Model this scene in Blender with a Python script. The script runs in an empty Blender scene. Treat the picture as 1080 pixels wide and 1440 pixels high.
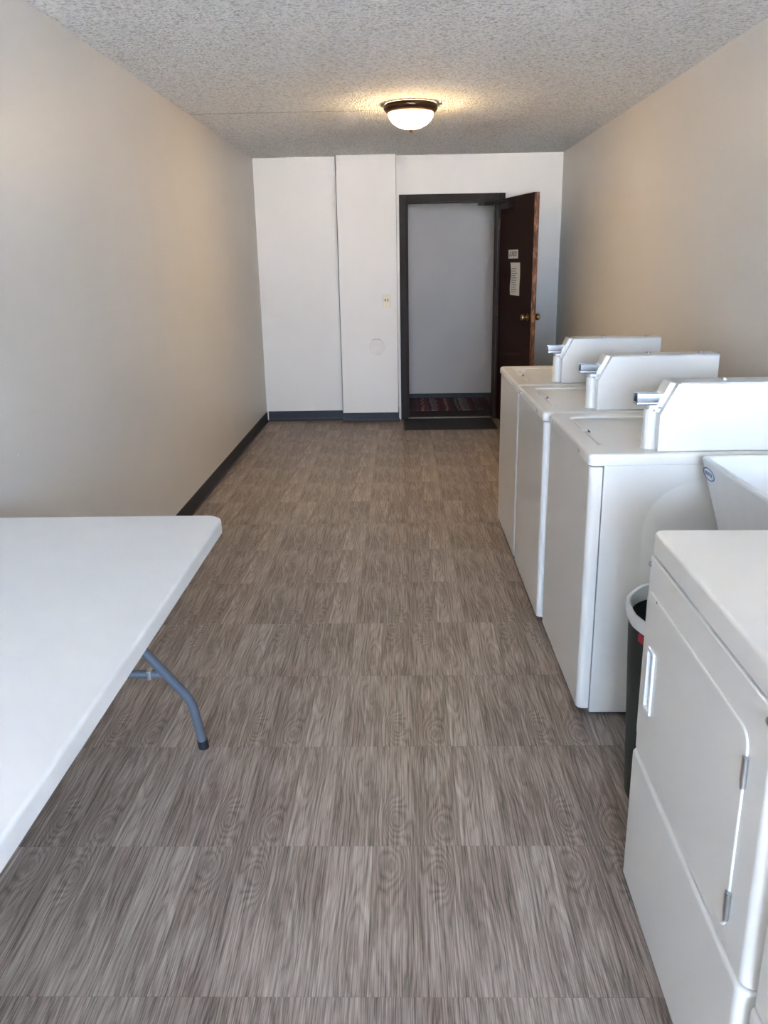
import bpy, bmesh, math, random
from mathutils import Vector, Matrix
random.seed(7)
S = bpy.context.scene
COL = S.collection
PI = math.pi

# ------------------------------------------------------------------ camera
F_PX = 1154.26
YAW, PITCH, ROLL, EYE = -0.02284, -0.29675, -0.01768, 1.452
def cam_matrix():
    cy, sy, cp, sp, cr, sr = (math.cos(YAW), math.sin(YAW), math.cos(PITCH), math.sin(PITCH),
                              math.cos(ROLL), math.sin(ROLL))
    f = Vector((sy*cp, cy*cp, sp)); r = Vector((cy, -sy, 0)); u = r.cross(f)
    r2 = cr*r + sr*u; u2 = -sr*r + cr*u
    m = Matrix((r2, u2, -f)).transposed().to_4x4()
    m.translation = Vector((0, 0, EYE))
    return m
cam = bpy.data.cameras.new('camera'); camo = bpy.data.objects.new('camera', cam); COL.objects.link(camo)
camo.matrix_world = cam_matrix()
cam.sensor_fit = 'VERTICAL'; cam.sensor_height = 36.0
cam.lens = F_PX/1440*36.0
cam.clip_start = 0.02; cam.clip_end = 200
S.camera = camo

# ------------------------------------------------------------------ room measures
XL, XR = -1.28, 1.4417         # side walls
YB, YF = 7.7725, -3.60         # back wall (door), front wall (window, behind the camera)
ZC = 2.333                     # ceiling
WIN = (-0.72, 1.10, 0.30, 2.28)  # window opening x0,x1,z0,z1 in front wall
HALL_Y = 8.99

# ------------------------------------------------------------------ light
w = bpy.data.worlds.new('sky'); S.world = w; w.use_nodes = True
bgn = w.node_tree.nodes['Background']
bgn.inputs['Color'].default_value = (0.51, 0.70, 1.0, 1); bgn.inputs['Strength'].default_value = 5.0
pd = bpy.data.lights.new('window_portal', 'AREA'); pd.shape = 'RECTANGLE'
pd.size = WIN[1]-WIN[0]; pd.size_y = WIN[3]-WIN[2]; pd.cycles.is_portal = True
po = bpy.data.objects.new('window_portal', pd); COL.objects.link(po)
po.location = ((WIN[0]+WIN[1])/2, YF-0.17, (WIN[2]+WIN[3])/2); po.rotation_euler = (PI/2, 0, 0)
sd = bpy.data.lights.new('sun', 'SUN'); sd.energy = 29.0; sd.color = (1.0, 0.94, 0.885); sd.angle = math.radians(0.6)
so = bpy.data.objects.new('sun', sd); COL.objects.link(so); so.location = (0, 6, 12)
so.rotation_euler = (math.radians(-38), 0, math.radians(12))
LAMP_EMIT = 6.5
S.view_settings.view_transform = 'Standard'; S.view_settings.look = 'None'
S.view_settings.gamma = 1.0; S.view_settings.use_curve_mapping = False
S.view_settings.exposure = 3.78

# ------------------------------------------------------------------ materials
def srgb(r, g, b):
    f = lambda c: (c/255/12.92) if c/255 <= 0.04045 else ((c/255+0.055)/1.055)**2.4
    return (f(r), f(g), f(b), 1)
class NT:
    def __init__(s, name):
        s.m = bpy.data.materials.new(name); s.m.use_nodes = True; s.t = s.m.node_tree
        s.b = s.t.nodes['Principled BSDF']; s.out = s.t.nodes['Material Output']
    def n(s, typ, **kw):
        nd = s.t.nodes.new(typ)
        for k, v in kw.items(): setattr(nd, k, v)
        return nd
    def l(s, a, b): s.t.links.new(a, b)
    def val(s, sock, v):
        if hasattr(v, 'is_output'): s.l(v, sock)
        else: sock.default_value = v
    def math(s, op, a, b=0.0, c=None):
        nd = s.n('ShaderNodeMath', operation=op); s.val(nd.inputs[0], a); s.val(nd.inputs[1], b)
        if c is not None: s.val(nd.inputs[2], c)
        return nd.outputs[0]
    def noise(s, vec, scale, detail=3, rough=0.5, dist=0.0, out='Fac'):
        nd = s.n('ShaderNodeTexNoise'); nd.inputs['Scale'].default_value = scale
        nd.inputs['Detail'].default_value = detail; nd.inputs['Roughness'].default_value = rough
        nd.inputs['Distortion'].default_value = dist
        if vec is not None: s.l(vec, nd.inputs['Vector'])
        return nd.outputs[out]
    def comb(s, x, y, z=0.0):
        nd = s.n('ShaderNodeCombineXYZ')
        for i, v in enumerate((x, y, z)): s.val(nd.inputs[i], v)
        return nd.outputs[0]
    def ramp(s, fac, stops):
        nd = s.n('ShaderNodeValToRGB'); e = nd.color_ramp.elements
        while len(e) < len(stops): e.new(0.5)
        for q, (p, c) in zip(e, stops): q.position = p; q.color = c
        s.l(fac, nd.inputs[0]); return nd.outputs[0]
    def mix(s, fac, a, b, mode='MIX'):
        nd = s.n('ShaderNodeMix', data_type='RGBA', blend_type=mode)
        s.val(nd.inputs[0], fac); s.val(nd.inputs[6], a); s.val(nd.inputs[7], b); return nd.outputs[2]
    def bump(s, h, strength, dist):
        nd = s.n('ShaderNodeBump'); nd.inputs['Strength'].default_value = strength
        nd.inputs['Distance'].default_value = dist; s.l(h, nd.inputs['Height']); s.l(nd.outputs[0], s.b.inputs['Normal'])
    def obj(s): return s.n('ShaderNodeTexCoord').outputs['Object']
def plain(name, col, rough=0.5, metal=0.0, var=0.06, vscale=14, bump=0.0, bscale=300, spec=0.5, coat=0.0):
    t = NT(name); o = t.obj()
    k = t.noise(o, vscale, 4)
    dark = tuple(c*(1-var) for c in col[:3])+(1,); lite = tuple(min(1, c*(1+var)) for c in col[:3])+(1,)
    t.l(t.ramp(k, [(0.3, dark), (0.7, lite)]), t.b.inputs['Base Color'])
    t.b.inputs['Roughness'].default_value = rough; t.b.inputs['Metallic'].default_value = metal
    t.b.inputs['Specular IOR Level'].default_value = spec
    t.b.inputs['Coat Weight'].default_value = coat
    if bump: t.bump(t.noise(o, bscale, 3), bump, 0.001)
    return t.m
def wall_paint(name, col, rough=0.45, peel=0.25):
    t = NT(name); o = t.obj()
    big = t.noise(o, 1.3, 3)
    c = t.ramp(big, [(0.3, tuple(v*0.975 for v in col[:3])+(1,)), (0.7, tuple(min(1, v*1.02) for v in col[:3])+(1,))])
    vo = t.n('ShaderNodeTexVoronoi'); vo.inputs['Scale'].default_value = 3.2; t.l(o, vo.inputs['Vector'])
    speck = t.math('LESS_THAN', vo.outputs['Distance'], 0.018)
    c = t.mix(t.math('MULTIPLY', speck, 0.55), c, (0.86, 0.85, 0.82, 1))
    t.l(c, t.b.inputs['Base Color']); t.b.inputs['Roughness'].default_value = rough
    t.bump(t.noise(o, 190, 3), peel, 0.0015)
    return t.m
M = {}
M['wall_tan'] = wall_paint('beige_wall_paint', srgb(211, 205, 196), 0.42)
M['wall_white'] = wall_paint('offwhite_wall_paint', srgb(222, 213, 199), 0.5)
M['wall_hall'] = wall_paint('hall_wall_paint', srgb(194, 182, 169), 0.55)
M['base'] = plain('charcoal_vinyl_base', srgb(44, 44, 47), 0.5, var=0.12, spec=0.3)
M['enamel'] = plain('white_enamel', srgb(218, 213, 204), 0.3, var=0.012, vscale=5, coat=0.1)
M['enamel_in'] = plain('dull_white_enamel', srgb(228, 228, 225), 0.4, var=0.012)
M['grey_plastic'] = plain('pale_grey_plastic', srgb(205, 205, 203), 0.45)
M['bright'] = plain('bright_white_plastic', srgb(226, 228, 230), 0.4)
M['gap'] = plain('dark_gap', srgb(40, 40, 40), 0.8)
M['chrome'] = plain('chrome', (0.50, 0.51, 0.52, 1), 0.2, 1.0, var=0.04)
M['steel'] = plain('hinge_steel', (0.5, 0.5, 0.5, 1), 0.3, 1.0, var=0.1)
M['table'] = plain('white_blow_moulded_plastic', srgb(216, 216, 214), 0.5, var=0.015, vscale=9, bump=0.12, bscale=420)
M['leg'] = plain('grey_powder_coat', srgb(84, 88, 95), 0.42, var=0.06, bump=0.05)
M['rubber'] = plain('black_rubber', srgb(22, 22, 23), 0.6)
M['tub'] = plain('white_moulded_tub', srgb(222, 222, 220), 0.5, var=0.02, bump=0.08, bscale=240)
M['blue'] = plain('blue_print', srgb(52, 110, 178), 0.5)
M['red'] = plain('red_print', srgb(176, 46, 60), 0.5)
M['green'] = plain('dark_green_plastic', srgb(34, 46, 42), 0.5)
M['bag'] = plain('white_bin_liner', srgb(222, 223, 222), 0.35, bump=0.6, bscale=60)
M['frame'] = plain('dark_brown_trim_paint', srgb(46, 37, 32), 0.6, var=0.15, spec=0.2)
M['black_mat'] = plain('black_mat', srgb(24, 23, 24), 0.75, var=0.2, bump=0.8, bscale=160)
M['alu'] = plain('aluminium_strip', (0.7, 0.7, 0.7, 1), 0.3, 1.0)
M['brass'] = plain('aged_brass', (0.55, 0.38, 0.17, 1), 0.28, 1.0, var=0.15)
M['bronze'] = plain('oil_rubbed_bronze', srgb(66, 42, 28), 0.38, 0.6, var=0.2)
M['almond'] = plain('almond_switch_plate', srgb(214, 200, 160), 0.4)
M['toggle'] = plain('brown_toggle', srgb(120, 100, 74), 0.4)
M['plate'] = plain('painted_cover_plate', srgb(219, 210, 197), 0.5)
M['ink'] = plain('black_ink', srgb(30, 30, 32), 0.6)
M['faint'] = plain('grey_print', srgb(120, 118, 116), 0.6)
M['paper'] = plain('white_paper', srgb(222, 216, 204), 0.7, var=0.03)
M['hall_floor'] = plain('dark_hall_carpet', srgb(48, 40, 40), 0.9, var=0.3, vscale=60, bump=0.8, bscale=200)
M['ext_wall'] = plain('exterior_stucco', srgb(190, 184, 172), 0.8)
M['edge_shade'] = plain('edge_shade_brown', srgb(112, 104, 94), 0.8)  # shade colour for the dark lines at the pillar edges
M['vinyl'] = plain('white_window_vinyl', srgb(235, 235, 232), 0.4)

def floor_tile_mat():
    t = NT('wood_print_vinyl'); o = t.obj()
    oi = t.n('ShaderNodeObjectInfo')
    sep = t.n('ShaderNodeSeparateXYZ'); t.l(o, sep.inputs[0]); x, y = sep.outputs[0], sep.outputs[1]
    W = 0.4572/4
    u = t.math('DIVIDE', t.math('ADD', x, 0.2286), W)
    strip = t.math('FLOOR', u); fr = t.math('FRACT', u)
    off = t.math('MULTIPLY', strip, 3.71)
    # broad flowing field, long along the strip: its contour lines are the growth rings; bumps in it are knots
    fld = t.noise(t.comb(t.math('MULTIPLY', x, 12.0), t.math('MULTIPLY', y, 2.0), off), 1.0, 1.5, 0.45)
    ph = t.math('ADD', t.math('MULTIPLY', fld, 42.0), t.math('MULTIPLY', x, 330.0))
    for kx, ky, ax, ay, k, amp in ((0.172, -0.120, 0.034, 0.075, 3, 30.0), (-0.165, -0.155, 0.036, 0.085, 0, 24.0), (-0.075, 0.10, 0.030, 0.14, 1, -14.0), (0.055, 0.02, 0.028, 0.16, 2, 7.0)):
        dx = t.math('DIVIDE', t.math('SUBTRACT', x, kx), ax); dy = t.math('DIVIDE', t.math('SUBTRACT', y, ky), ay)
        g = t.math('EXPONENT', t.math('MULTIPLY', t.math('ADD', t.math('MULTIPLY', dx, dx), t.math('MULTIPLY', dy, dy)), -1.0))
        ph = t.math('ADD', ph, t.math('MULTIPLY', t.math('MULTIPLY', g, amp), t.math('COMPARE', strip, float(k), 0.2)))
    ph = t.math('ADD', ph, t.math('MULTIPLY', t.noise(t.comb(t.math('MULTIPLY', x, 70.0), t.math('MULTIPLY', y, 16.0), off), 1.0, 2), 7.0))
    ring = t.math('MULTIPLY_ADD', t.math('SINE', ph), 0.5, 0.5)
    ring = t.math('POWER', ring, 0.6)
    fine = t.noise(t.comb(t.math('MULTIPLY', x, 380.0), t.math('MULTIPLY', y, 5.5), off), 1.0, 2, 0.6, 0.5)
    mid = t.noise(t.comb(t.math('MULTIPLY', x, 110.0), t.math('MULTIPLY', y, 2.2), off), 1.0, 4, 0.65, 1.2)
    cloud = t.noise(t.comb(t.math('MULTIPLY', x, 14.0), t.math('MULTIPLY', y, 3.0), off), 1.0, 2)
    tone = t.n('ShaderNodeTexWhiteNoise', noise_dimensions='1D'); t.l(t.math('ADD', strip, 2.3), tone.inputs['W'])
    v = t.math('MULTIPLY', t.math('SUBTRACT', ring, 0.6), 0.18)
    v = t.math('ADD', v, t.math('MULTIPLY', t.math('SUBTRACT', fine, 0.5), 1.2))
    v = t.math('ADD', v, t.math('MULTIPLY', t.math('SUBTRACT', mid, 0.5), 0.65))
    v = t.math('ADD', v, t.math('MULTIPLY', t.math('SUBTRACT', cloud, 0.5), 0.6))
    v = t.math('ADD', v, t.math('MULTIPLY', t.math('SUBTRACT', tone.outputs['Value'], 0.5), 0.10))
    v = t.math('ADD', v, t.math('MULTIPLY', t.math('SUBTRACT', oi.outputs['Random'], 0.5), 0.07))
    v = t.math('ADD', v, 0.5)
    c = t.ramp(v, [(0.08, srgb(66, 55, 48)), (0.36, srgb(115, 101, 90)), (0.6, srgb(150, 135, 123)), (0.95, srgb(186, 171, 158))])
    # thin dark line between printed strips
    ed = t.math('MINIMUM', fr, t.math('SUBTRACT', 1.0, fr))
    c = t.mix(t.math('MULTIPLY', t.math('LESS_THAN', ed, 0.012), 0.35), c, srgb(80, 70, 63))
    t.l(c, t.b.inputs['Base Color'])
    rr = t.math('MULTIPLY_ADD', fine, 0.18, 0.36); t.l(rr, t.b.inputs['Roughness'])
    t.b.inputs['Specular IOR Level'].default_value = 0.4
    t.bump(t.math('ADD', fine, t.math('MULTIPLY', mid, 0.6)), 0.22, 0.0008)
    return t.m
M['tile'] = floor_tile_mat()

def ceiling_mat():
    t = NT('popcorn_ceiling'); o = t.obj()
    vo = t.n('ShaderNodeTexVoronoi'); vo.inputs['Scale'].default_value = 80; t.l(o, vo.inputs['Vector'])
    ns = t.noise(o, 62, 5, 0.7)
    h = t.math('ADD', t.math('MULTIPLY', t.math('SUBTRACT', 1.0, vo.outputs['Distance']), 0.7), ns)
    big = t.noise(o, 1.1, 2)
    c = t.ramp(ns, [(0.36, srgb(198, 195, 191)), (0.48, srgb(242, 240, 236)), (0.64, srgb(255, 254, 252))])
    c = t.mix(t.math('MULTIPLY', big, 0.08), c, srgb(200, 192, 180))
    # board seam with a hairline crack, left half of the room
    sep = t.n('ShaderNodeSeparateXYZ'); t.l(o, sep.inputs[0]); x, y = sep.outputs[0], sep.outputs[1]
    wob = t.noise(t.comb(x, 0.0, 0.0), 9, 3)
    d = t.math('ABSOLUTE', t.math('SUBTRACT', y, t.math('MULTIPLY_ADD', wob, 0.05, 5.49)))
    crack = t.math('MULTIPLY', t.math('LESS_THAN', d, 0.008), t.math('LESS_THAN', x, -0.05))
    c = t.mix(t.math('MULTIPLY', crack, 0.55), c, srgb(110, 102, 92))
    t.l(c, t.b.inputs['Base Color']); t.b.inputs['Roughness'].default_value = 0.9
    t.bump(h, 1.0, 0.014)
    return t.m
M['ceil'] = ceiling_mat()

def door_wood():
    t = NT('dark_brown_door_veneer'); o = t.obj()
    mp = t.n('ShaderNodeMapping'); mp.inputs['Scale'].default_value = (40, 40, 1.6); t.l(o, mp.inputs[0])
    g = t.noise(mp.outputs[0], 1.0, 4, 0.6, 0.5)
    t.l(t.ramp(g, [(0.3, srgb(30, 14, 10)), (0.7, srgb(46, 22, 15))]), t.b.inputs['Base Color'])
    t.b.inputs['Roughness'].default_value = 0.6; t.b.inputs['Specular IOR Level'].default_value = 0.2; return t.m
M['door'] = door_wood()
def edge_wood():
    t = NT('worn_bare_door_edge'); o = t.obj()
    mp = t.n('ShaderNodeMapping'); mp.inputs['Scale'].default_value = (30, 30, 9); t.l(o, mp.inputs[0])
    g = t.noise(mp.outputs[0], 1.0, 4, 0.7, 0.4)
    t.l(t.ramp(g, [(0.36, srgb(64, 36, 23)), (0.52, srgb(122, 78, 50)), (0.70, srgb(182, 140, 100))]), t.b.inputs['Base Color'])
    t.b.inputs['Roughness'].default_value = 0.6; return t.m
M['door_edge'] = edge_wood()
def rug_mat():
    t = NT('striped_rag_rug'); o = t.obj()
    sep = t.n('ShaderNodeSeparateXYZ'); t.l(o, sep.inputs[0])
    wob = t.math('MULTIPLY', t.noise(o, 9, 2), 0.08)
    xx = t.math('ADD', sep.outputs[0], wob)
    wn = t.n('ShaderNodeTexWhiteNoise', noise_dimensions='1D'); t.l(t.math('FLOOR', t.math('MULTIPLY', xx, 46)), wn.inputs['W'])
    c = t.ramp(wn.outputs['Value'], [(0.0, srgb(32, 24, 28)), (0.25, srgb(124, 30, 42)), (0.45, srgb(56, 56, 82)), (0.62, srgb(134, 122, 116)), (0.8, srgb(38, 28, 32)), (1.0, srgb(100, 30, 44))])
    t.l(c, t.b.inputs['Base Color']); t.b.inputs['Roughness'].default_value = 0.95
    t.bump(t.noise(o, 160, 3), 0.8, 0.004); return t.m
M['closer'] = plain('dark_closer_paint', srgb(34, 27, 24), 0.55, var=0.1, spec=0.25)
M['rug'] = rug_mat()
def dome_mat():
    t = NT('lit_frosted_glass'); o = t.obj()
    k = t.noise(o, 9, 3)
    t.l(t.ramp(k, [(0.3, (1.0, 0.68, 0.32, 1)), (0.7, (1.0, 0.75, 0.40, 1))]), t.b.inputs['Emission Color'])
    t.b.inputs['Base Color'].default_value = (0.9, 0.85, 0.75, 1); t.b.inputs['Roughness'].default_value = 0.4
    t.b.inputs['Emission Strength'].default_value = LAMP_EMIT; return t.m
M['dome'] = dome_mat()
def pane_mat():
    t = NT('clear_window_glass')
    tr = t.n('ShaderNodeBsdfTransparent'); gl = t.n('ShaderNodeBsdfGlossy'); gl.inputs['Roughness'].default_value = 0.02
    fr = t.n('ShaderNodeFresnel'); fr.inputs['IOR'].default_value = 1.25
    mx = t.n('ShaderNodeMixShader'); t.l(fr.outputs[0], mx.inputs[0]); t.l(tr.outputs[0], mx.inputs[1]); t.l(gl.outputs[0], mx.inputs[2])
    t.l(mx.outputs[0], t.out.inputs['Surface']); return t.m
M['pane'] = pane_mat()
def ground_mat():
    t = NT('outdoor_ground'); o = t.obj()
    t.l(t.ramp(t.noise(o, 0.7, 5), [(0.3, srgb(178, 179, 182)), (0.7, srgb(204, 205, 208))]), t.b.inputs['Base Color'])
    t.b.inputs['Roughness'].default_value = 0.9; return t.m
M['ground'] = ground_mat()

# ------------------------------------------------------------------ mesh helpers
def box(bm, x0, x1, y0, y1, z0, z1, bev=0.0, seg=2):
    r = bmesh.ops.create_cube(bm, size=1.0)
    vs = r['verts']
    for v in vs:
        v.co = Vector(((x0+x1)/2+v.co.x*(x1-x0), (y0+y1)/2+v.co.y*(y1-y0), (z0+z1)/2+v.co.z*(z1-z0)))
    if bev:
        es = list({e for v in vs for e in v.link_edges})
        bmesh.ops.bevel(bm, geom=es, offset=bev, segments=seg, profile=0.5, affect='EDGES')
    return bm
def frame_of(d):
    d = d.normalized(); a = Vector((0, 0, 1)) if abs(d.z) < 0.9 else Vector((1, 0, 0))
    x = d.cross(a).normalized(); return x, d.cross(x).normalized()
def tube(bm, pts, r, seg=12, cap=True):
    pts = [Vector(p) for p in pts]; rings = []; n = len(pts)
    rs = r if isinstance(r, (list, tuple)) else [r]*n
    px = None
    for i, p in enumerate(pts):
        d = (pts[min(i+1, n-1)]-pts[max(i-1, 0)])
        x, y = frame_of(d)
        if px is not None:
            dn = d.normalized(); x = (px-dn*px.dot(dn)).normalized(); y = dn.cross(x)
        px = x
        rings.append([bm.verts.new(p+(x*math.cos(2*PI*k/seg)+y*math.sin(2*PI*k/seg))*rs[i]) for k in range(seg)])
    for a, b in zip(rings, rings[1:]):
        for k in range(seg): bm.faces.new((a[k], a[(k+1) % seg], b[(k+1) % seg], b[k]))
    if cap: bm.faces.new(rings[0][::-1]); bm.faces.new(rings[-1])
    return bm
def lathe(bm, prof, c=(0, 0, 0), seg=32, axis='z', close=True, sx=1.0, sy=1.0):
    c = Vector(c); rings = []
    def P(r, h, a):
        q, s = r*math.cos(a)*sx, r*math.sin(a)*sy
        return c + (Vector((q, s, h)) if axis == 'z' else Vector((h, q, s)) if axis == 'x' else Vector((s, h, q)))
    for r, h in prof: rings.append([bm.verts.new(P(r, h, 2*PI*k/seg)) for k in range(seg)])
    for a, b in zip(rings, rings[1:]):
        for k in range(seg): bm.faces.new((a[k], a[(k+1) % seg], b[(k+1) % seg], b[k]))
    if close: bm.faces.new(rings[0][::-1]); bm.faces.new(rings[-1])
    return bm
def prism(bm, poly, lo, hi, plane='xz', bev=0.0, seg=2):
    """extrude a 2D polygon; plane 'xz' extrudes along y, 'xy' along z, 'yz' along x"""
    def P(a, b, h): return Vector((a, h, b)) if plane == 'xz' else Vector((a, b, h)) if plane == 'xy' else Vector((h, a, b))
    A = [bm.verts.new(P(a, b, lo)) for a, b in poly]; B = [bm.verts.new(P(a, b, hi)) for a, b in poly]
    n = len(poly); fs = [bm.faces.new(A[::-1]), bm.faces.new(B)]
    for k in range(n): fs.append(bm.faces.new((A[k], A[(k+1) % n], B[(k+1) % n], B[k])))
    bmesh.ops.recalc_face_normals(bm, faces=fs)
    if bev:
        es = list({e for f in (fs[0], fs[1]) for e in f.edges})
        bmesh.ops.bevel(bm, geom=es, offset=bev, segments=seg, profile=0.5, affect='EDGES')
    return bm
def rrect(x0, x1, y0, y1, r, n=5):
    if not isinstance(r, (tuple, list)): r = (r,)*4
    out = []
    for (cx, cy, a0, rr) in ((x1, y1, 0, r[0]), (x0, y1, 90, r[1]), (x0, y0, 180, r[2]), (x1, y0, 270, r[3])):
        sx = 1 if cx == x1 else -1; sy = 1 if cy == y1 else -1
        if rr <= 0: out.append((cx, cy)); continue
        for k in range(n+1):
            a = math.radians(a0+90*k/n)
            out.append((cx-sx*rr+rr*math.cos(a), cy-sy*rr+rr*math.sin(a)))
    return out
def ring_loft(bm, loops, cap0=True, cap1=True):
    R = [[bm.verts.new(p) for p in L] for L in loops]; n = len(R[0]); fs = []
    for a, b in zip(R, R[1:]):
        for k in range(n): fs.append(bm.faces.new((a[k], a[(k+1) % n], b[(k+1) % n], b[k])))
    if cap0: fs.append(bm.faces.new(R[0][::-1]))
    if cap1: fs.append(bm.faces.new(R[-1]))
    bmesh.ops.recalc_face_normals(bm, faces=fs)
    return bm
def NB(): return bmesh.new()
def obj(name, bm, mat, parent=None, loc=None, rot=None, smooth=True, label=None):
    me = bpy.data.meshes.new(name); bm.to_mesh(me); bm.free()
    if isinstance(mat, str): mat = M[mat]
    me.materials.append(mat)
    if smooth:
        for p in me.polygons: p.use_smooth = True
        me.set_sharp_from_angle(angle=math.radians(50))
    o = bpy.data.objects.new(name, me); COL.objects.link(o)
    if smooth:
        wn = o.modifiers.new('weighted_normals', 'WEIGHTED_NORMAL'); wn.keep_sharp = True; wn.weight = 100
    if parent: o.parent = parent
    if loc: o.location = loc
    if rot: o.rotation_euler = rot
    if label: o['label'] = label
    return o
def tag(o, label, cat, group=None):
    o['label'] = label; o['category'] = cat
    if group: o['group'] = group
    return o
def struct(o, label=None):
    o['kind'] = 'structure'
    if label: o['label'] = label
    return o
def empty(name, loc=(0, 0, 0), rz=0.0):
    o = bpy.data.objects.new(name, None); COL.objects.link(o); o.empty_display_size = 0.05
    o.location = loc; o.rotation_euler = (0, 0, rz); return o
def thing(name, label, cat, loc=(0, 0, 0), rz=0.0, group=None): return tag(empty(name, loc, rz), label, cat, group)
def copy_tree(o, parent=None):
    c = o.copy(); COL.objects.link(c); c.parent = parent
    for ch in list(o.children): copy_tree(ch, c)
    return c

# ------------------------------------------------------------------ floor with its tiles
T = 0.4572; SEAM_X = 0.030; ROW_Y = 1.326; TH = 0.003; GAP = 0.0004
bm = box(NB(), XL-0.1, XR+0.1, YF-0.16, YB+0.14, -0.25, -TH)
floor = struct(obj('floor', bm, plain('subfloor', srgb(120, 112, 104), 0.8)), 'grey-brown wood-look vinyl tile floor of the laundry room')
cache = {}
def tile_mesh(x0, x1, y0, y1):
    key = tuple(round(v, 4) for v in (x0, x1, y0, y1))
    if key not in cache:
        b = box(NB(), x0+GAP, x1-GAP, y0+GAP, y1-GAP, -TH, 0.0)
        me = bpy.data.meshes.new('tile'); b.to_mesh(me); b.free(); me.materials.append(M['tile']); cache[key] = me
    return cache[key]
for j in range(-11, 16):
    for i in range(-3, 4):
        cx = SEAM_X+(i+0.5)*T; cy = ROW_Y+(j+0.5)*T
        flip = -1 if j in (0, 3, 7, 12) else 1
        x0, x1 = max(cx-T/2, XL)-cx, min(cx+T/2, XR)-cx
        y0, y1 = max(cy-T/2, YF)-cy, min(cy+T/2, YB)-cy
        if x1-x0 < 0.01 or y1-y0 < 0.01: continue
        if flip < 0: x0, x1, y0, y1 = -x1, -x0, -y1, -y0
        o = bpy.data.objects.new('tile', tile_mesh(x0, x1, y0, y1)); COL.objects.link(o)
        o.location = (cx, cy, 0); o.parent = floor
        if flip < 0: o.rotation_euler = (0, 0, PI)

# ------------------------------------------------------------------ shell
struct(obj('ceiling', box(NB(), XL-0.1, XR+0.1, YF-0.16, YB+0.14, ZC, ZC+0.2), 'ceil'), 'off-white popcorn textured ceiling')
struct(obj('wall_left', box(NB(), XL-0.12, XL, YF-0.16, YB+0.14, -0.2, ZC+0.1), 'wall_tan'), 'long beige wall beside the folding table')
struct(obj('wall_right', box(NB(), XR, XR+0.12, YF-0.16, YB+0.14, -0.2, ZC+0.1), 'wall_tan'), 'long tan wall behind the washing machines')
DX0, DX1, DZ = 0.055, 0.885, 1.962           # door opening (rough)
bm = NB(); box(bm, XL, DX0, YB, YB+0.12, -0.1, ZC); box(bm, DX1, XR, YB, YB+0.12, -0.1, ZC); box(bm, DX0, DX1, YB, YB+0.12, DZ, ZC)
struct(obj('wall_back', bm, 'wall_white'), 'off-white end wall with the open doorway')
PY = 7.665
struct(obj('wall_pillar', box(NB(), -0.542, -0.022, PY, YB, 0, ZC, 0.003, 1), 'wall_white'), 'shallow off-white boxed-out pillar left of the doorway')
pil = bpy.data.objects['wall_pillar']
obj('edge_shade', box(NB(), -0.5465, -0.5422, PY+0.001, PY+0.02, 0.09, ZC), 'edge_shade', pil)  # thin dark strips stand in for the shadow line along the pillar edges
obj('edge_shade', box(NB(), -0.0218, -0.0196, PY+0.001, PY+0.03, 0.09, ZC), 'edge_shade', pil)
bm = NB(); x0, x1, z0, z1 = WIN
for a in ((XL, x0, 0, ZC), (x1, XR, 0, ZC), (x0, x1, 0, z0), (x0, x1, z1, ZC)): box(bm, a[0], a[1], YF-0.16, YF, a[2]-(0.1 if a[2] == 0 else 0), a[3])
struct(obj('wall_front', bm, 'wall_tan'), 'beige wall with the window behind the viewpoint')
win = struct(empty('window_1', ((x0+x1)/2, YF-0.08, z0)), 'wide white vinyl window behind the viewpoint')
hw = (x1-x0)/2; hh = z1-z0; bm = NB()
for a in ((-hw, -hw+0.05, 0, hh), (hw-0.05, hw, 0, hh), (-hw+0.05, hw-0.05, 0, 0.05), (-hw+0.05, hw-0.05, hh-0.05, hh), (-0.03, 0.03, 0.05, hh-0.05)):
    box(bm, a[0], a[1], -0.035, 0.035, a[2], a[3])
obj('window_frame', bm, 'vinyl', win)
for sx in (-1, 1):
    xa, xb = (0.03, hw-0.05) if sx > 0 else (-hw+0.05, -0.03)
    obj('pane', box(NB(), xa, xb, -0.003, 0.003, 0.05, hh-0.05), 'pane', win, smooth=False)
obj('window_sill', box(NB(), -hw-0.04, hw+0.04, 0.036, 0.13, -0.03, -0.001, 0.005), 'vinyl', win)

def baseboard(name, x0, y0, x1, y1, nx, ny, h=0.095):
    """cove profile: thin strip with a rounded toe"""
    prof = [(0, 0), (0.016, 0), (0.014, 0.006), (0.007, 0.014), (0.005, 0.03), (0.005, h-0.002), (0.003, h), (0, h)]
    bm = NB(); L = []
    for (px, py) in ((x0, y0), (x1, y1)): L.append([Vector((px+nx*d, py+ny*d, z)) for d, z in prof])
    ring_loft(bm, L)
    return struct(obj(name, bm, 'base'))
baseboard('baseboard_left', XL, YF, XL, YB, 1, 0)
baseboard('baseboard_right', XR, YF, XR, YB, -1, 0)
baseboard('baseboard_back', XL+0.016, YB, -0.542, YB, 0, -1)
baseboard('baseboard_pillar', -0.547, PY, -0.022, PY, 0, -1, 0.088)
baseboard('baseboard_pillar_side', -0.022, PY-0.005, -0.022, YB-0.004, 1, 0, 0.12)
baseboard('baseboard_back_right', 0.96, YB, XR-0.016, YB, 0, -1)

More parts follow.
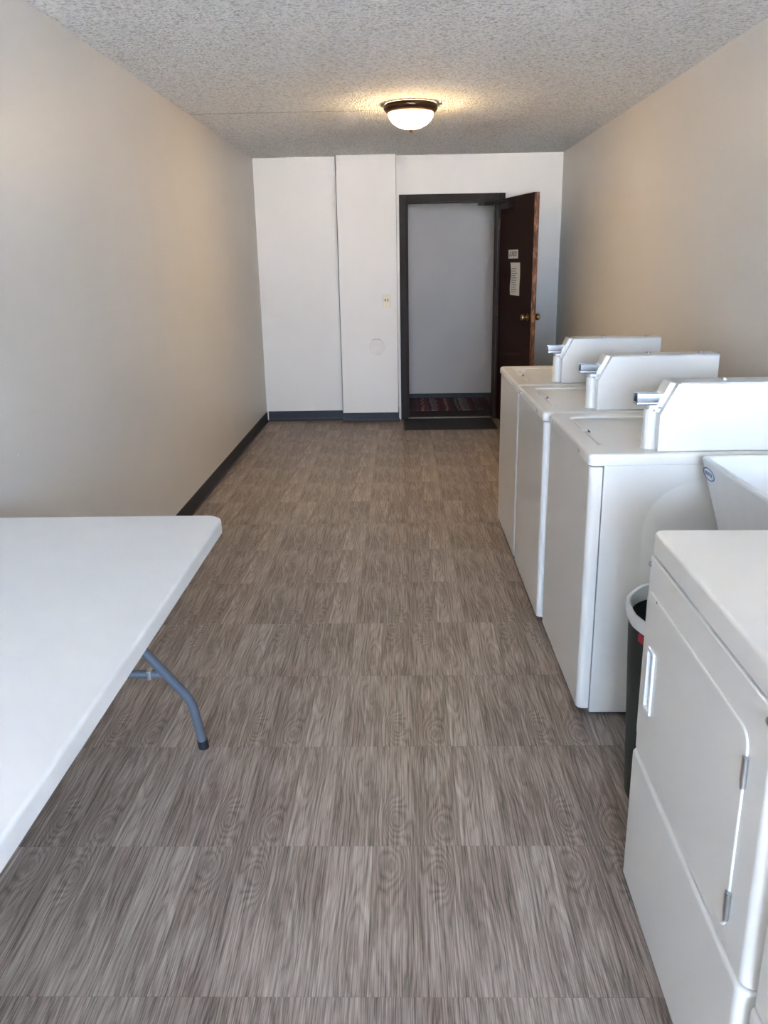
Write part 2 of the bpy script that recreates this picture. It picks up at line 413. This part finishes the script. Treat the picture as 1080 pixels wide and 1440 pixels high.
# hallway beyond the door
struct(obj('floor_hall', box(NB(), -2.2, 3.0, YB+0.14, HALL_Y+0.1, -0.2, 0.0), 'hall_floor'), 'dark hallway floor beyond the doorway')
struct(obj('ceiling_hall', box(NB(), -2.2, 3.0, YB+0.14, HALL_Y+0.1, ZC, ZC+0.2), 'ceil'), 'popcorn ceiling of the hallway')
struct(obj('wall_hall', box(NB(), -2.2, 3.0, HALL_Y, HALL_Y+0.1, 0, ZC), 'wall_hall'), 'pale grey hallway wall seen through the doorway')
struct(obj('wall_hall_left', box(NB(), -2.3, -2.2, YB+0.12, HALL_Y+0.1, -0.1, ZC), 'wall_hall'))
struct(obj('wall_hall_right', box(NB(), 3.0, 3.1, YB+0.12, HALL_Y+0.1, -0.1, ZC), 'wall_hall'))
bm = NB(); box(bm, -2.2, DX0, YB+0.12, YB+0.14, 0, ZC); box(bm, DX1, 3.0, YB+0.12, YB+0.14, 0, ZC); box(bm, DX0, DX1, YB+0.12, YB+0.14, DZ, ZC)
struct(obj('wall_hall_near', bm, 'wall_hall'))
baseboard('baseboard_hall', -2.2, HALL_Y, 3.0, HALL_Y, 0, -1, 0.055)
struct(obj('ground', box(NB(), -60, 60, -90, YF-0.16, -0.9, -0.5), 'ground'), 'sunlit ground outside the window')

# ------------------------------------------------------------------ door
fr = struct(empty('trim_1', (DX0, YB, 0)), 'dark brown painted door frame')
CW = 0.06
FX0, FX1 = 0.004-DX0, 0.945-DX0
obj('side_casing', box(NB(), FX0, FX0+CW, -0.018, 0.0, 0, 2.01, 0.003), 'frame', fr)
obj('side_casing', box(NB(), FX1-CW, FX1, -0.018, 0.0, 0, 2.01, 0.003), 'frame', fr)
obj('head_casing', box(NB(), FX0+CW, FX1-CW, -0.018, 0.0, 1.955, 2.01, 0.003), 'frame', fr)
obj('jamb', box(NB(), 0.0, 0.016, 0.001, 0.14, 0, DZ), 'frame', fr)
obj('jamb', box(NB(), DX1-DX0-0.016, DX1-DX0, 0.001, 0.14, 0, DZ), 'frame', fr)
obj('head_jamb', box(NB(), 0.016, DX1-DX0-0.016, 0.001, 0.14, DZ-0.016, DZ), 'frame', fr)
obj('door_stop', box(NB(), 0.016, 0.028, 0.05, 0.085, 0, DZ-0.016), 'frame', fr)
obj('door_stop', box(NB(), 0.028, DX1-DX0-0.028, 0.05, 0.085, DZ-0.028, DZ-0.016), 'frame', fr)
struct(obj('trim_2', prism(NB(), [(0.004, 0), (0.046, 0), (0.038, 0.009), (0.012, 0.009)], DX0+0.016, DX1-0.016, 'yz'), 'alu', loc=(0, YB, 0)), 'thin metal threshold strip in the doorway')

LW, LT, LZ0, LZ1 = 0.80, 0.042, 0.012, 1.955
HX, HY = 0.902, YB-0.030
ang = math.atan2(-0.975, 0.222)     # leaf direction from hinge to free edge
door = struct(empty('door_1', (HX, HY, 0), ang), 'open dark brown flush door with worn bare edge')
# local: +x hinge -> free edge, face towards -y side is seen by the camera (world -x)
leaf = obj('door_leaf', box(NB(), 0.0, LW-0.002, 0.0, LT, LZ0, LZ1, 0.001, 1), 'door', door)
obj('edge_strip', box(NB(), LW-0.002, LW, 0.0005, LT-0.0005, LZ0, LZ1), 'door_edge', leaf, label='scuffed bare orange-brown wooden edge')
obj('latch_plate', box(NB(), LW, LW+0.0015, 0.009, LT-0.009, 0.945, 1.005), 'brass', leaf)
for s in (-1, 1):
    base = 0.0 if s < 0 else LT
    prof = [(0.031, 0), (0.031, 0.005), (0.013, 0.009), (0.011, 0.024), (0.024, 0.032), (0.028, 0.045), (0.024, 0.057), (0.010, 0.062)]
    bm = lathe(NB(), [(r, s*h) for r, h in prof], (LW-0.065, base, 0.985), 20, 'y')
    bmesh.ops.recalc_face_normals(bm, faces=bm.faces); obj('door_knob', bm, 'brass', leaf)
for hz in (0.2, 1.0, 1.75): obj('hinge', lathe(NB(), [(0.007, hz-0.045), (0.007, hz+0.045)], (-0.006, LT/2-0.028, 0), 10), 'bronze', leaf)
cl = obj('closer_body', box(NB(), 0.10, 0.34, -0.048, -0.001, 1.862, 1.918, 0.008), 'closer', leaf)
obj('closer_spindle', lathe(NB(), [(0.016, 1.9185), (0.016, 1.93), (0.008, 1.938)], (0.2, -0.024, 0), 12), 'closer', leaf)
c, s_ = math.cos(-ang), math.sin(-ang)
def to_leaf(wx, wy, wz): dx, dy = wx-HX, wy-HY; return (dx*c-dy*s_, dx*s_+dy*c, wz)
elbow = to_leaf(0.735, 7.50, 1.905)
obj('closer_arm', tube(NB(), [(0.2, -0.024, 1.934), elbow], 0.015, 8), 'closer', leaf)
obj('closer_arm', tube(NB(), [elbow, to_leaf(0.76, YB-0.03, 1.915)], 0.014, 8), 'closer', leaf)
obj('closer_bracket', box(NB(), 0.70-DX0, 0.84-DX0, -0.045, -0.0185, 1.905, 1.962), 'closer', fr)

def text_bm(body, size, w=None):
    cu = bpy.data.curves.new('t', 'FONT'); cu.body = body; cu.size = size; cu.align_x = 'CENTER'; cu.align_y = 'CENTER'; cu.extrude = 0.0003
    o = bpy.data.objects.new('t', cu); COL.objects.link(o)
    dg = bpy.context.evaluated_depsgraph_get(); me = bpy.data.meshes.new_from_object(o.evaluated_get(dg))
    b = NB(); b.from_mesh(me); bpy.data.objects.remove(o); bpy.data.curves.remove(cu); bpy.data.meshes.remove(me)
    xs = [v.co.x for v in b.verts]
    if w:
        k = w/(max(xs)-min(xs))
        for v in b.verts: v.co.x *= k
    return b
def on_leaf(lx, lz):  # world position of a point on the seen face of the leaf
    return (HX+lx*math.cos(ang), HY+lx*math.sin(ang), lz)
# the face is seen from world -x; local -y points to world -x
sg = thing('door_sign', 'small white lettered sign stuck on the dark open door', 'sign', on_leaf(0.350, 1.49), ang)
obj('plate', box(NB(), -0.115, 0.115, -0.0022, -0.0004, -0.036, 0.036), 'paper', sg)
obj('lettering', text_bm('LAUNDRY', 0.062, 0.205), 'ink', sg, loc=(0, -0.0027, 0), rot=(PI/2, 0, 0), smooth=False)
nt = thing('paper_notice', 'white printed paper notice taped below the sign on the door', 'notice', on_leaf(0.425, 1.285), ang)
bm = NB(); L = []
for k in range(9):
    z = -0.135+0.27*k/8; bow = 0.004*math.sin(k*0.9)+0.004
    L.append([Vector((-0.115, -bow-0.0012, z)), Vector((0.10, -bow*0.4-0.0012, z)), Vector((0.10, -bow*0.4-0.0004, z)), Vector((-0.115, -bow-0.0004, z))])
ring_loft(bm, L); obj('sheet', bm, 'paper', nt)
for k in range(11):
    z = 0.085-0.019*k; q = random.uniform(0.05, 0.085)
    obj('text_line', box(NB(), -0.082, -0.082+q*1.9, -0.0105, -0.0098, z-0.003, z+0.003), 'faint', nt, smooth=False)

# mat and rug
mt = obj('door_mat', box(NB(), -0.415, 0.415, -0.26, 0.26, 0.0, 0.009, 0.003), 'black_mat', loc=(0.447, 7.494, 0.0))
tag(mt, 'flat black rubber mat lying before the doorway', 'mat')
rg = obj('rag_rug', box(NB(), -0.46, 0.50, -0.37, 0.37, 0.0, 0.012, 0.004), 'rug', loc=(0.50, 8.575, 0.0))
tag(rg, 'dark striped red and blue rag rug in the hallway', 'rug')

# switch and blank cover on the pillar
sw = thing('light_switch', 'almond double-toggle light switch on the white pillar', 'light switch', (-0.118, PY, 1.102))
obj('switch_plate', box(NB(), -0.036, 0.036, -0.006, -0.0003, -0.06, 0.06, 0.003), 'almond', sw)
for dx in (-0.011, 0.011):
    obj('toggle', box(NB(), dx-0.005, dx+0.005, -0.016, -0.0062, -0.002, 0.022, 0.002), 'toggle', sw)
for dz in (-0.046, 0.046):
    obj('screw', lathe(NB(), [(0.0035, -0.0075), (0.0035, -0.0062)], (0, 0, dz), 8, 'y'), 'brass', sw)
cp = thing('round_cover_plate', 'round painted blank cover plate low on the white pillar', 'cover plate', (-0.213, PY, 0.695))
obj('cover_disc', lathe(NB(), [(0.072, -0.0004), (0.072, -0.004), (0.068, -0.006), (0.01, -0.0075)], (0, 0, 0), 36, 'y'), 'plate', cp)
bm = NB(); tube(bm, [(0.0735*math.sin(a), -0.0012, 0.0735*math.cos(a)) for a in [math.radians(-38+6*k) for k in range(13)]], 0.0012, 6)
obj('edge_gap', bm, 'gap', cp)

# ------------------------------------------------------------------ ceiling light
cl = thing('ceiling_light', 'lit frosted dome ceiling light with a bronze rim', 'ceiling light', (0.078, 5.33, ZC))
bm = lathe(NB(), [(0.150, -0.0005), (0.160, -0.010), (0.160, -0.026), (0.152, -0.038), (0.140, -0.048), (0.130, -0.050)], seg=48, close=False)
obj('rim', bm, 'bronze', cl)
bm = lathe(NB(), [(0.1345*math.cos(a), -0.044-0.092*math.sin(a)) for a in [math.radians(88*k/12) for k in range(13)]], seg=48, close=False)
obj('glass_dome', bm, 'dome', cl)
obj('finial', lathe(NB(), [(0.004, -0.130), (0.011, -0.137), (0.011, -0.142), (0.005, -0.150), (0.001, -0.154)], seg=14), 'bronze', cl)

# ------------------------------------------------------------------ folding table
TX0, TX1, TY0, TY1, TZ = -1.272, -0.528, 0.50, 2.325, 0.738
tb = thing('folding_table', 'white plastic folding table with grey tubular legs along the left wall', 'table', ((TX0+TX1)/2, (TY0+TY1)/2, 0))
hx, hy = (TX1-TX0)/2, (TY1-TY0)/2
loops = []
for ins, z in ((0.006, TZ-0.046), (0.0, TZ-0.040), (0.0, TZ-0.009), (0.002, TZ-0.003), (0.007, TZ)):
    loops.append([Vector((x, y, z)) for x, y in rrect(-hx+ins, hx-ins, -hy+ins, hy-ins, 0.055-ins, 8)])
obj('tabletop', ring_loft(NB(), loops), 'table', tb)
for e in (-1, 1):
    yf = e*(hy-0.085); yt = e*(hy-0.21)        # feet near the end, tops inwards
    def pt(xx, z): return (xx, yf+(yt-yf)*z/0.69, z)
    for s in (-1, 1):
        path = [(0.268, 0.03), (0.262, 0.10), (0.256, 0.165), (0.244, 0.20), (0.222, 0.235), (0.165, 0.325), (0.095, 0.435), (0.075, 0.475), (0.068, 0.52), (0.068, 0.688)]
        lg = obj('leg', tube(NB(), [pt(s*a, z) for a, z in path], 0.0145, 14), 'leg', tb)
        obj('foot_cap', tube(NB(), [pt(s*0.270, 0.0), pt(s*0.268, 0.032)], 0.0165, 14), 'rubber', lg)
    obj('crossbar', tube(NB(), [pt(-0.190, 0.285), pt(0.190, 0.285)], 0.013, 10), 'leg', tb)
    obj('clip', box(NB(), 0.135, 0.150, pt(0, 0.285)[1]-0.0145, pt(0, 0.285)[1]+0.0145, 0.270, 0.300, 0.003), 'steel', tb)
    obj('brace', tube(NB(), [pt(0.0, 0.29), (0, e*(hy-0.62), 0.70)], 0.009, 8), 'leg', tb)
    obj('top_bar', tube(NB(), [pt(-0.30, 0.68), pt(0.30, 0.68)], 0.012, 10), 'leg', tb)

# ------------------------------------------------------------------ washing machine (front faces -x)
WW, WD, WT = 0.695, 0.685, 0.888
def make_washer():
    t = thing('washing_machine', '', 'washing machine')
    # side and back shell, with pressed panel on the near side (y = 0)
    bm = NB(); box(bm, 0.042, WD, 0.004, WW-0.004, 0.012, WT-0.036, 0.003, 1)
    cab = obj('cabinet', bm, 'enamel', t)
    # pressed rounded shapes on both sides
    for side in (0, 1):
        yy = 0.004 if side == 0 else WW-0.004; d = -1 if side == 0 else 1
        L = []
        for ins, h in ((0.0, -0.0005), (0.030, 0.008), (0.070, 0.008), (0.100, 0.001), (0.140, 0.001), (0.165, 0.007)):
            L.append([Vector((x, yy+d*h, z)) for x, z in rrect(0.17+ins, WD-0.02-ins*0.5, 0.10+ins, 0.80-ins, max(0.16-ins*0.6, 0.03), 8)])
        obj('pressed_panel', ring_loft(NB(), L, cap0=False), 'enamel', cab)
    # front panel: wraps round both corners
    poly = rrect(0.0, 0.038, 0.0, WW, (0.0, 0.022, 0.022, 0.0), 6)
    bm = NB(); prism(bm, poly, 0.030, WT-0.040, 'xy', 0.002, 1)
    obj('front_panel', bm, 'enamel', t)
    obj('toe_base', box(NB(), 0.05, WD-0.01, 0.02, WW-0.02, 0.0, 0.012), 'gap', t)
    # top cap with shallow lid well
    z1 = WT; z0 = WT-0.036
    L = []
    lx0, lx1, ly0, ly1 = 0.060, 0.470, 0.130, 0.625
    outer = lambda ins, z, r: [Vector((x, y, z)) for x, y in rrect(-0.006+ins, WD-ins, -0.004+ins, WW+0.004-ins, r, 6)]
    well = lambda ins, z, r: [Vector((x, y, z)) for x, y in rrect(lx0+ins, lx1-ins, ly0+ins, ly1-ins, r, 6)]
    L = [outer(0.003, z0, 0.016), outer(0.0, z0+0.004, 0.018), outer(0.0, z1-0.012, 0.018), outer(0.004, z1-0.003, 0.016), outer(0.012, z1, 0.012),
         well(-0.014, z1, 0.03), well(-0.004, z1-0.004, 0.026), well(0.0, z1-0.018, 0.022)]
    top = obj('top_cap', ring_loft(NB(), L), 'enamel', t)
    lid = NB(); LL = []
    lw = lambda ins, z, r: [Vector((x, y, z)) for x, y in rrect(lx0+0.006+ins, lx1-0.006-ins, ly0+0.006+ins, ly1-0.006-ins, r, 6)]
    LL = [lw(0, z1-0.0179, 0.018), lw(0, z1-0.010, 0.018), lw(0.004, z1-0.007, 0.016), lw(0.012, z1-0.007, 0.02), lw(0.020, z1-0.011, 0.018)]
    lido = obj('lid', ring_loft(lid, LL), 'enamel', t)
    obj('lid_grip', prism(NB(), rrect(-0.020, 0.006, -0.022, 0.022, (0.008, 0.010, 0.010, 0.008), 4), 0.0, 0.004, 'xy', 0.0015), 'enamel', lido, loc=(lx0+0.004, 0.375, z1-0.0025))
    obj('grip_shadow', box(NB(), 0.004, 0.009, -0.020, 0.020, 0.0, 0.003), 'gap', lido, loc=(lx0+0.008, 0.375, z1-0.0068))  # dark strip stands in for the small shadow beside the grip
    obj('lid_hinge', tube(NB(), [(lx1+0.004, ly0+0.03, z1+0.002), (lx1+0.004, ly1-0.03, z1+0.002)], 0.006, 8), 'grey_plastic', lido)
    for yy in (0.135, 0.60):
        obj('screw', lathe(NB(), [(0.0075, -0.0062), (0.0075, -0.008), (0.004, -0.010)], (0, yy, z1-0.018), 10, 'x'), 'steel', t)
    # rear control console, far side of the coin box
    cx0 = 0.545
    cons = obj('console', prism(NB(), [(cx0, z1+0.0005), (WD-0.005, z1+0.0005), (WD-0.005, z1+0.125), (cx0+0.045, z1+0.125), (cx0+0.012, z1+0.03)], 0.135, WW-0.012, 'xz', 0.004), 'enamel', t)
    # coin box
    cy0, cy1 = 0.022, 0.122; X0, X1, ZT = 0.203, 0.655, z1+0.203
    bm = NB(); prism(bm, [(X0, z1+0.0005), (X1, z1+0.0005), (X1, ZT), (X0+0.047, ZT), (X0, z1+0.112)], cy0, cy1, 'xz', 0.002, 1)
    cb = obj('coin_box', bm, 'enamel', t)
    obj('coin_box_lid', box(NB(), X0+0.052, X1, cy0-0.0005, cy1+0.0005, ZT+0.0005, ZT+0.004, 0.001, 1), 'grey_plastic', cb)
    # rounded pillar below the slide, at the far half of the front
    obj('front_pillar', lathe(NB(), [(0.030, z1+0.001), (0.027, z1+0.01), (0.026, z1+0.115), (0.022, z1+0.122)], (X0-0.010, cy0+0.062, 0), 18, sx=0.8), 'enamel', cb)
    # housing on the slanted face
    hs = obj('slide_housing', prism(NB(), [(X0-0.012, z1+0.118), (X0+0.010, z1+0.112), (X0+0.052, ZT-0.002), (X0+0.030, ZT+0.004)], cy0+0.022, cy1-0.004, 'xz', 0.004), 'enamel', cb)
    # chrome coin slide: U channel with slotted end
    zc = z1+0.155; sl = NB(); ya, yb = cy0+0.030, cy0+0.078
    box(sl, X0-0.062, X0+0.020, ya, yb, zc-0.018, zc-0.010, 0.001, 1); box(sl, X0-0.062, X0+0.020, ya, ya+0.006, zc-0.010, zc+0.016, 0.001, 1)
    box(sl, X0-0.062, X0+0.020, yb-0.006, yb, zc-0.010, zc+0.016, 0.001, 1); box(sl, X0-0.050, X0+0.022, ya+0.006, yb-0.006, zc+0.004, zc+0.011)
    so_ = obj('coin_slide', sl, 'chrome', cb)
    obj('slide_collar', box(NB(), X0-0.028, X0+0.012, ya-0.008, yb+0.008, zc-0.032, zc-0.0185, 0.004), 'enamel', cb)
    for lx in (0.40, 0.60):
        obj('lock', lathe(NB(), [(0.009, ZT+0.004), (0.009, ZT+0.010), (0.006, ZT+0.012)], (lx, (cy0+cy1)/2, 0), 14), 'steel', cb)
    return t
w1 = make_washer()
near = w1; mid_ = copy_tree(w1); far = copy_tree(w1)
near.location = (0.568, 2.41, 0); mid_.location = (0.552, 3.135, 0); far.location = (0.553, 3.86, 0)
for o_, lb in ((near, 'white coin-operated washing machine nearest the viewer, beside the utility sink'),
               (mid_, 'white coin-operated washing machine in the middle of the row of three'),
               (far, 'white coin-operated washing machine farthest back, closest to the open door')):
    tag(o_, lb, 'washing machine', 'coin-operated washers along the right wall')

# ------------------------------------------------------------------ dryer (front faces -x)
DW, DD, DT = 0.677, 0.70, 0.897
def make_dryer():
    t = thing('clothes_dryer', '', 'dryer')
    obj('cabinet', box(NB(), 0.032, DD, 0.003, DW-0.003, 0.015, DT-0.054, 0.003, 1), 'enamel', t)
    obj('toe_base', box(NB(), 0.05, DD-0.02, 0.03, DW-0.03, 0.0, 0.015), 'gap', t)
    r = (0.0, 0.020, 0.020, 0.0)
    obj('upper_front', prism(NB(), rrect(0.004, 0.0295, 0.0, DW, r, 6), 0.376, DT-0.054, 'xy', 0.003, 2), 'enamel', t)
    L = []
    for ins, z in ((0.003, 0.026), (0.0, 0.03), (0.0, 0.362), (0.003, 0.369), (0.008, 0.371)):
        L.append([Vector((x, y, z)) for x, y in rrect(-0.001+ins, 0.0295, -0.001+ins, DW+0.001-ins, (0.0, 0.021, 0.021, 0.0), 6)])
    obj('lower_front', ring_loft(NB(), L), 'enamel', t)
    L = []
    for ins, z in ((0.003, DT-0.052), (0.0, DT-0.049), (0.0, DT-0.008), (0.003, DT-0.002), (0.008, DT)):
        L.append([Vector((x, y, z)) for x, y in rrect(0.008+ins, DD-ins, 0.003+ins, DW-0.003-ins, 0.018-ins*0.5, 6)])
    obj('top_panel', ring_loft(NB(), L), 'enamel', t)
    obj('control_console', prism(NB(), [(0.56, DT+0.0005), (DD-0.005, DT+0.0005), (DD-0.005, DT+0.15), (0.60, DT+0.15), (0.57, DT+0.03)], 0.01, DW-0.01, 'xz', 0.004), 'enamel', t)
    # door with raised rounded border and pocket handle; hinges on the near edge
    dy0, dy1, dz0, dz1 = 0.082, 0.655, 0.405, 0.772
    hy0, hy1, hz0, hz1 = 0.568, 0.600, 0.520, 0.650
    loops = []
    for ins, xx in ((0.0, 0.0036), (0.0, 0.0022), (0.0012, 0.0008), (0.004, 0.0)):
        loops.append([Vector((xx, y, z)) for y, z in rrect(dy0+ins, dy1-ins, dz0+ins, dz1-ins, 0.030-ins, 6)])
    # inner pocket opening in the door face: bridge the outer face loop to the pocket loop
    for ins, xx in ((-0.003, 0.0), (0.0, 0.0008), (0.001, 0.0034)):
        loops.append([Vector((xx, y, z)) for y, z in rrect(hy0+ins, hy1-ins, hz0+ins, hz1-ins, 0.004, 6)])
    d = obj('door', ring_loft(NB(), loops), 'enamel', t)
    bm = NB(); a = []
    for ins, xx in ((-0.008, -0.0001), (-0.007, -0.0040), (-0.001, -0.0040), (0.001, 0.003)):
        a.append([Vector((xx, y, z)) for y, z in rrect(hy0+ins, hy1-ins, hz0+ins, hz1-ins, 0.005, 3)])
    obj('handle_frame', ring_loft(bm, a, False, False), 'bright', d)
    for zc in (0.462, 0.708):
        h = obj('hinge', lathe(NB(), [(0.0045, zc-0.026), (0.0045, zc+0.026)], (-0.001, dy0-0.0048, 0), 10), 'steel', t)
        obj('hinge_plate', box(NB(), -0.0018, -0.0001, dy0+0.0005, dy0+0.008, zc-0.022, zc+0.022), 'steel', h)
    for yy in (0.030, DW-0.020):
        obj('screw', lathe(NB(), [(0.0065, 0.0038), (0.0065, 0.001), (0.0035, -0.001)], (0, yy, DT-0.072), 12, 'x'), 'steel', t)
    obj('pin_hole', lathe(NB(), [(0.0028, -0.0001), (0.0028, -0.0004)], (0, dy1-0.075, dz1-0.004), 8, 'x'), 'gap', d)
    return t
dr = make_dryer()
dr.location = (0.508, 0.995, 0); dr.rotation_euler = (0, 0, -math.atan2(0.019, 0.677))
tag(dr, 'white front-loading dryer with a closed hinged door, in front of the waste bin', 'dryer', 'dryers at the right foreground')
d2 = copy_tree(dr); d2.location = (0.508-0.0194+0.008, 0.995-0.6905, 0)
tag(d2, 'white dryer barely showing at the lower right edge of the picture', 'dryer', 'dryers at the right foreground')

# ------------------------------------------------------------------ utility sink
sk = thing('utility_sink', 'white moulded utility sink tub with a blue oval sticker, between washer and dryer', 'sink', (0.865, 1.735, 0))
SW, SD, SZ = 0.60, 0.555, 0.898
def tl(ix, iy0, iy1, z, r): return [Vector((x, y, z)) for x, y in rrect(ix, SD-ix*0.4, iy0, SW-iy1, r, 6)]
L = [tl(0.075, 0.12, 0.15, 0.575, 0.05), tl(0.055, 0.09, 0.115, 0.590, 0.04), tl(0.002, 0.003, 0.003, SZ-0.012, 0.02),
     tl(0.0, 0.0, 0.0, SZ-0.006, 0.02), tl(0.003, 0.003, 0.003, SZ, 0.02), tl(0.014, 0.014, 0.014, SZ, 0.02), tl(0.020, 0.020, 0.020, SZ-0.006, 0.02),
     tl(0.085, 0.11, 0.14, 0.620, 0.06), tl(0.11, 0.14, 0.17, 0.605, 0.06)]
bowl = obj('basin', ring_loft(NB(), L), 'tub', sk)
obj('drain', lathe(NB(), [(0.035, 0.6055), (0.035, 0.608), (0.028, 0.6085), (0.004, 0.6065)], (0.30, 0.30, 0), 20), 'chrome', bowl)
for lx in (0.12, 0.47):
    for ly in (0.16, 0.44):
        obj('leg', tube(NB(), [(lx+(-0.03 if lx < 0.3 else 0.03), ly+(-0.03 if ly < 0.3 else 0.03), 0.0), (lx, ly, 0.5755)], [0.013, 0.020], 10), 'tub', sk)
# faucet at the wall side
fx = SD-0.055
fa = obj('faucet', lathe(NB(), [(0.022, SZ), (0.022, SZ+0.02), (0.012, SZ+0.03), (0.012, SZ+0.075)], (SD-0.015, 0.30, 0), 14), 'chrome', sk)
obj('spout', tube(NB(), [(SD-0.015, 0.30, SZ+0.07), (SD-0.05, 0.30, SZ+0.085), (SD-0.16, 0.30, SZ+0.080), (SD-0.18, 0.30, SZ+0.06)], 0.009, 10), 'chrome', fa)
# oval maker's sticker on the front wall of the basin near the far corner
slope = (0.055-0.002)/(SZ-0.012-0.590); tilt = math.atan(slope)
def on_front(z): return 0.002+slope*(SZ-0.012-z)      # x of basin front wall at height z
bm = NB(); a = []
for rr in (1.0, 0.82):
    a.append([Vector((0.0, 0.046*rr*math.cos(q), 0.019*rr*math.sin(q))) for q in [2*PI*k/32 for k in range(32)]])
ring_loft(bm, a, False, False)
stk = obj('sticker', bm, 'blue', sk, loc=(on_front(0.858)-0.0015, 0.537, 0.858), rot=(0, -tilt, 0), label='small blue oval sticker')
obj('lettering', text_bm('MUSTEE', 0.016, 0.054), 'blue', stk, rot=(PI/2, 0, -PI/2), smooth=False)

# ------------------------------------------------------------------ bin
bn = thing('waste_bin', 'dark green oval waste bin with a white liner rim behind the dryer', 'bin', (0.722, 1.985, 0))
BX = 0.70
prof = [(0.138, 0.0), (0.143, 0.006), (0.174, 0.50), (0.174, 0.530), (0.168, 0.530), (0.136, 0.02), (0.02, 0.015)]
bm = lathe(NB(), prof, seg=40, sx=BX); bmesh.ops.recalc_face_normals(bm, faces=bm.faces); obj('bucket', bm, 'green', bn)
bm = lathe(NB(), [(0.1755, 0.538), (0.183, 0.536), (0.187, 0.548), (0.186, 0.568), (0.180, 0.573), (0.172, 0.570), (0.170, 0.55), (0.164, 0.40)], seg=44, close=False, sx=BX)
for v in bm.verts:
    a = math.atan2(v.co.y, v.co.x); v.co.z += 0.0015*math.sin(a*5)+0.001*math.sin(a*11)
obj('liner_rim', bm, 'bag', bn)
bm = NB(); a = []
for z in (0.505, 0.528):
    a.append([Vector((0.1752*BX*math.cos(q), 0.1752*math.sin(q), z)) for q in [math.radians(196+3*k) for k in range(14)]])
R = [[bm.verts.new(p) for p in L_] for L_ in a]
for k in range(13): bm.faces.new((R[0][k], R[0][k+1], R[1][k+1], R[1][k]))
obj('label_band', bm, 'red', bn, label='small red printed label')
